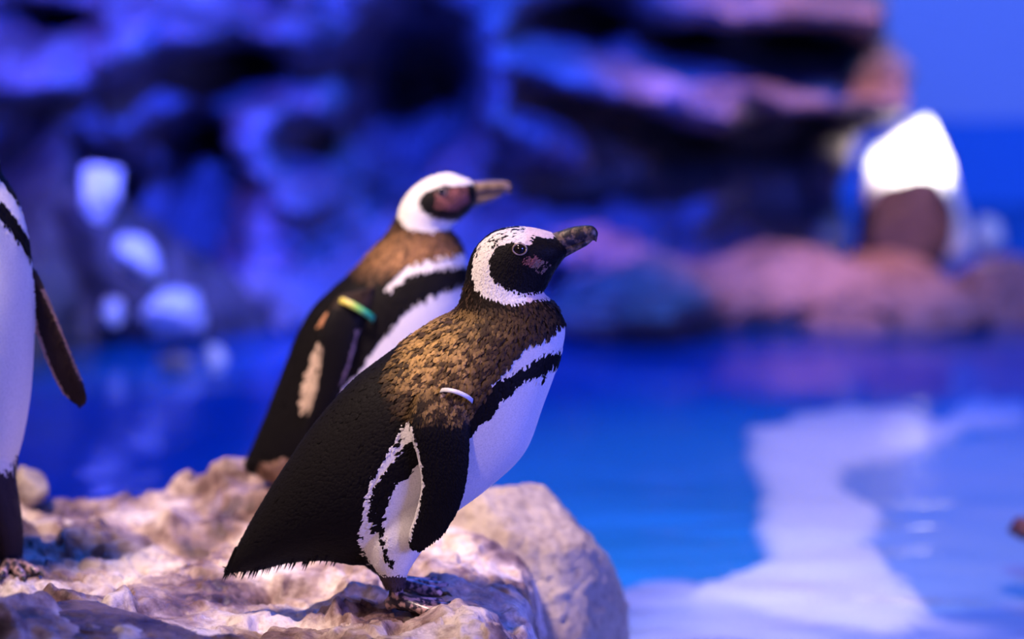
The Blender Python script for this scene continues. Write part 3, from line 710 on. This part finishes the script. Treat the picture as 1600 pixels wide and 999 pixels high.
    sh = fl & (y < 664 + 5*r2); c[sh] = cb[sh]
    inner_side = fl & (np.abs(lat) < 103 - 0.02*(y-700)) & (y > 690)
    rim = fl & (x < xe + 4.5) & (y > 668) & (y < 845); c[rim] = WHITE*0.9
    fringe = pip([(640, 655), (700, 605), (712, 607), (690, 622), (652, 650)], x, y) & (np.abs(lat) > 60) & (pid == 0)
    c[fringe] = np.array((0.5, 0.36, 0.26))
    return c
base1 = (FOOT_A.x, 4.0, ground(FOOT_A.x, 4.0))
p1, L1, k1 = make_penguin(base1, 4.0, 0.0, S1, [FL1, FL1b], LG1, paint1, 'sharp foreground penguin with a pale blue flipper band, leaning right', 0.0016, 42000)
make_beak(p1, L1, k1, [(856, 366, 872, 392, 16), (874, 361, 886, 389, 14), (892, 355, 902, 383, 11), (912, 352, 918, 377, 9), (926, 353, 928, 376, 7), (934, 362, 931, 378, 3.5), (934, 368, 932, 378, 1)],
          [(862, 384, 872, 410, 14), (880, 382, 884, 402, 11), (900, 378, 902, 392, 8), (918, 372, 918, 383, 5), (926, 372, 926, 376, 2)], M['beak'])
make_eye(p1, L1, k1, 812, 389, 47.5, 9.5)
base = Vector(base1)
make_foot(p1, Vector(L1(620, 955, -52)) , -0.10, 1.08)
make_foot(p1, Vector(L1(612, 955, 50)), 0.10, 1.08)
for f in [o for o in p1.children if o.name.startswith('foot')]:
    wx = base.x + f.location.x; wy = base.y + f.location.y
    g = max(ground(wx + dx, wy) for dx in (0, 0.03, 0.06)); f.location.z = min(0.015, g - base.z) 
tv_ = []; tf_ = []
for i in range(110):
    u = RNG.random()**1.3; x0 = 362 + 170*u; y0 = np.interp(x0, [356, 400, 450, 540], [872, 872, 866, 862]); lt = (RNG.random()*2-1)*(10 + 45*u)
    l_ = 36 + 14*RNG.random() - 16*u; a0 = np.array(L1(x0+6, y0-14, lt)); a1 = np.array(L1(x0-l_*0.35, y0+l_*0.8, lt*1.02)); w_ = np.array((0.0035, 0.0, 0.002))
    b_ = len(tv_); mid = (a0+a1)/2
    tv_ += [a0-w_, a0+w_, mid+w_*1.1, a1, mid-w_*1.1, mid+np.array((0, -0.002, 0))]; tf_ += [[b_, b_+1, b_+5], [b_+1, b_+2, b_+5], [b_+2, b_+3, b_+5], [b_+3, b_+4, b_+5], [b_+4, b_, b_+5]]
tl = link_mesh('tail_feathers', np.array(tv_), tf_, M['feather'], p1, True, np.tile(BLACK, (len(tv_), 1))); tag(tl, kind='stuff')
band = [(713+25*math.cos(a)+3*math.sin(a), 622 + 9*math.cos(a) - 8*math.sin(a), -96 - 24*math.sin(a)) for a in np.linspace(0, 2*math.pi, 28, endpoint=False)]
make_band(p1, L1, band, 0.0035, 0.0018, M['band_white'], 'pale blue plastic flipper band')

# ---------- rear penguin
S2 = [(384, 727, 392, 739, 8), (390, 708, 440, 756, 26), (398, 690, 480, 770, 50), (415, 650, 545, 760, 72), (432, 606, 600, 735, 84), (450, 560, 650, 690, 90), (466, 520, 690, 630, 92), (490, 480, 716, 570, 92),
      (522, 449, 732, 500, 88), (556, 420, 734, 450, 78), (577, 395, 730, 418, 64), (597, 372, 727, 398, 54), (612, 353, 716, 375, 47), (619, 338, 704, 356, 44), (626, 318, 716, 345, 44),
      (642, 295, 730, 334, 44), (668, 277, 738, 324, 41), (698, 269, 742, 316, 36), (722, 275, 744, 311, 26), (740, 283, 745, 306, 14), (744, 286, 746, 302, 9)]
FL2 = [((528, 462, -82), (588, 448, -70), 8), ((512, 490, -92), (574, 488, -84), 11), ((500, 522, -98), (560, 520, -94), 10), ((500, 560, -100), (550, 560, -98), 8), ((494, 600, -98), (534, 602, -97), 7),
       ((484, 635, -95), (514, 637, -95), 6), ((476, 660, -93), (494, 662, -93), 4), ((474, 670, -93), (481, 671, -93), 2)]
FL2b = [(tuple([a[0]+8, a[1], -a[2]]), tuple([b[0]+8, b[1], -b[2]]), t) for a, b, t in FL2]
LG2 = [[(520, 690, -40, 55, 34), (500, 735, -42, 40, 30), (488, 755, -42, 26, 22), (486, 770, -42, 14, 14)], [(520, 690, 40, 55, 34), (500, 735, 42, 40, 30), (488, 755, 42, 26, 22), (486, 770, 42, 14, 14)]]
def paint2(x, y, lat, pid, co, feather):
    n = len(x); c = np.tile(BLACK, (n, 1)); r1 = fbm(co*220, 2, 95); r2 = fbm(co*80, 2, 96)
    brown = pip([(630, 345), (600, 372), (548, 425), (560, 440), (600, 440), (620, 425), (652, 408), (735, 392), (735, 350)], x, y)
    g = np.exp(-(((x-640)/75)**2 + ((y-395)/34)**2)**1.5)
    cb = DKBROWN*1.3 + (np.array((0.34, 0.17, 0.075)) - DKBROWN)*np.clip(g*(0.5 + 0.5*(r1 > -0.1)), 0, 1)[:, None]
    c[brown] = cb[brown]
    wc = pip([(760, 392), (700, 398), (652, 408), (624, 426), (600, 452), (612, 452), (642, 428), (682, 420), (760, 410)], x, y); c[wc] = WHITE
    wb = pip([(760, 440), (716, 446), (672, 462), (640, 480), (612, 512), (585, 545), (562, 578), (540, 600), (520, 640), (500, 700), (520, 760), (700, 760), (780, 520)], x, y); c[wb] = WHITE
    fl_ = pip([(498, 530), (500, 580), (492, 622), (474, 652), (471, 620), (478, 590), (488, 556)], x, y) & (lat < 0); 
    fl2_ = pip([(516, 484), (520, 490), (505, 512), (500, 508), (506, 494)], x, y); c[fl2_] = np.array((0.5, 0.24, 0.13))
    rump = pip([(405, 738), (425, 722), (448, 714), (470, 740), (440, 770)], x, y); c[rump] = np.array((0.42, 0.26, 0.17))
    c[fl_] = np.array((0.58, 0.44, 0.35))
    hd = (y < 362) & (x > 600); c[hd] = BLACK*1.5
    nk = hd & (y > 335); c[nk] = cb[nk]*0.8
    outer = pip([(748, 276), (700, 255), (660, 265), (636, 290), (623, 322), (622, 340), (634, 356), (664, 363), (700, 360), (740, 352), (735, 340)], x, y)
    inner = pip([(760, 292), (735, 288), (716, 291), (690, 289), (664, 300), (653, 316), (664, 334), (690, 344), (704, 344), (760, 340)], x, y)
    wh = outer & ~inner & (np.abs(lat) > 8) & (x < 738); c[wh] = WHITE
    pk = pip([(680, 300), (728, 290), (735, 315), (712, 330), (682, 326)], x, y) & (r1 > -0.25); c[pk] = np.array((0.24, 0.09, 0.08))
    fl = (pid == 1) | (pid == 2); c[fl] = BLACK
    sh = fl & (y < 480); c[sh] = DKBROWN
    xe = np.interp(y, [490, 522, 560, 600, 635, 660], [512, 500, 500, 494, 484, 476])
    c[fl & (x < xe + 3) & (y > 540) & (y < 650)] = np.array((0.50, 0.38, 0.30))
    xr = np.interp(y, [488, 520, 560, 602, 637], [574, 560, 550, 534, 514]); c[fl & (x > xr - 4) & (y > 515) & (y < 600)] = np.array((0.36, 0.25, 0.25))
    return c
base2 = (FOOT_B.x, 4.75, ground(FOOT_B.x, 4.75))
p2, L2, k2 = make_penguin(base2, 4.75, 0.0, S2, [FL2, FL2b], LG2, paint2, 'rear penguin with a yellow-green flipper band, behind the front one', 0.003, 14000)
make_beak(p2, L2, k2, [(734, 284, 742, 310, 13), (752, 283, 756, 306, 11), (772, 282, 774, 303, 9), (788, 283, 788, 301, 7), (798, 288, 796, 304, 4), (800, 294, 798, 304, 1.5)],
          [(736, 302, 738, 324, 11), (752, 302, 754, 319, 9), (770, 301, 770, 313, 6), (786, 300, 786, 306, 3)], M['beak_brown'])
make_eye(p2, L2, k2, 690, 299, 39, 7)
for lt in (-42, 42):
    l = Vector(L2(488, 770, lt)); l.z = 0.0; make_foot(p2, l, 0.05*(1 if lt > 0 else -1), 0.95)
band = [(557+26*math.cos(a)+3*math.sin(a), 485 + 15*math.cos(a) - 3*math.sin(a), -86 - 20*math.sin(a)) for a in np.linspace(0, 2*math.pi, 28, endpoint=False)]
make_band(p2, L2, band, 0.006, 0.002, M['band_green'], 'yellow to green flipper band')

# ---------- left penguin, upright, breast towards the viewer
S3 = [(-150, 862, -146, 872, 10), (-132, 800, -92, 856, 36), (-112, 745, -20, 812, 56), (-100, 690, 36, 752, 62), (-94, 640, 66, 690, 78), (-88, 585, 82, 620, 90), (-82, 520, 90, 545, 97), (-76, 450, 92, 460, 100),
      (-70, 390, 88, 385, 97), (-62, 335, 80, 322, 90), (-52, 290, 68, 268, 74), (-44, 250, 50, 238, 55), (-44, 215, 48, 210, 51), (-32, 170, 62, 192, 48), (5, 148, 74, 184, 44), (40, 148, 80, 180, 32), (58, 156, 82, 177, 18)]
FL3 = [((12, 385, 84), (-30, 410, 84), 8), ((20, 408, 102), (-24, 440, 96), 10), ((22, 480, 134), (-22, 500, 101), 9), ((20, 540, 156), (-16, 556, 118), 8), ((12, 590, 174), (-10, 600, 138), 7), ((4, 616, 178), (-6, 620, 156), 4), ((0, 624, 172), (-3, 625, 164), 2)]
FL3b = [(tuple([a[0], a[1], -a[2]]), tuple([b[0], b[1], -b[2]]), t) for a, b, t in FL3]
LG3 = [[(10, 690, s*22, 50, 36), (8, 770, s*36, 40, 31), (4, 830, s*48, 28, 24), (0, 865, s*50, 20, 20), (0, 880, s*50, 15, 15)] for s in (1, -1)]
def paint3(x, y, lat, pid, co, feather):
    n = len(x); c = np.tile(BLACK, (n, 1)); r1 = fbm(co*200, 2, 97)
    wv = y + 14 - 0.0107*np.minimum(np.abs(lat), 105)**2
    c[(wv > 298) & (x > -30) & (y < 716 + 28*r1)] = WHITE
    c[(wv > 240) & (wv < 268) & (x > -10)] = WHITE
    c[(wv >= 268) & (wv <= 298) & (x > -30)] = BLACK
    lo = (y >= 716 + 28*r1) | ((pid > 2) & (y > 735)); c[lo] = np.array((0.030, 0.022, 0.035))
    hd = y < 232; c[hd] = BLACK
    ring = hd & (((x-20)/62)**2 + ((y-192)/44)**2 < 1) & ~(((x-38)/52)**2 + ((y-190)/30)**2 < 1); c[ring] = WHITE
    fl = (pid == 1) | (pid == 2); c[fl] = np.array((0.035, 0.020, 0.016))
    al = np.abs(lat); xo = np.interp(y, [408, 480, 540, 590, 616], [102, 134, 156, 174, 178]); xi = np.interp(y, [440, 500, 556, 600, 620], [96, 101, 118, 138, 156])
    c[fl & (al < xi + 4) & (y > 480) & (y < 612)] = np.array((0.55, 0.36, 0.32))
    c[fl & (al > xo - 2.5) & (y > 430) & (y < 580)] = np.array((0.25, 0.15, 0.13))
    return c
base3 = (FOOT_C.x, 4.22, ground(FOOT_C.x, 4.22))
p3, L3_, k3 = make_penguin(base3, 4.22, math.radians(-80), S3, [FL3, FL3b], LG3, paint3, 'upright penguin cut off by the left edge, white breast facing out', 0.003, 9000, design=(0, 888))
make_beak(p3, L3_, k3, [(58, 152, 64, 178, 14), (84, 152, 88, 174, 11), (110, 154, 112, 172, 8), (128, 162, 126, 176, 3), (130, 170, 129, 176, 1)], [(60, 172, 66, 190, 12), (86, 171, 88, 183, 8), (108, 169, 108, 176, 4), (118, 169, 118, 172, 1.5)], M['beak'])
make_eye(p3, L3_, k3, 36, 178, 42, 8)
for s in (1, -1):
    l = Vector(L3_(4, 888, s*50)); l.z = 0.0; make_foot(p3, l, 0.25*s, 1.0)
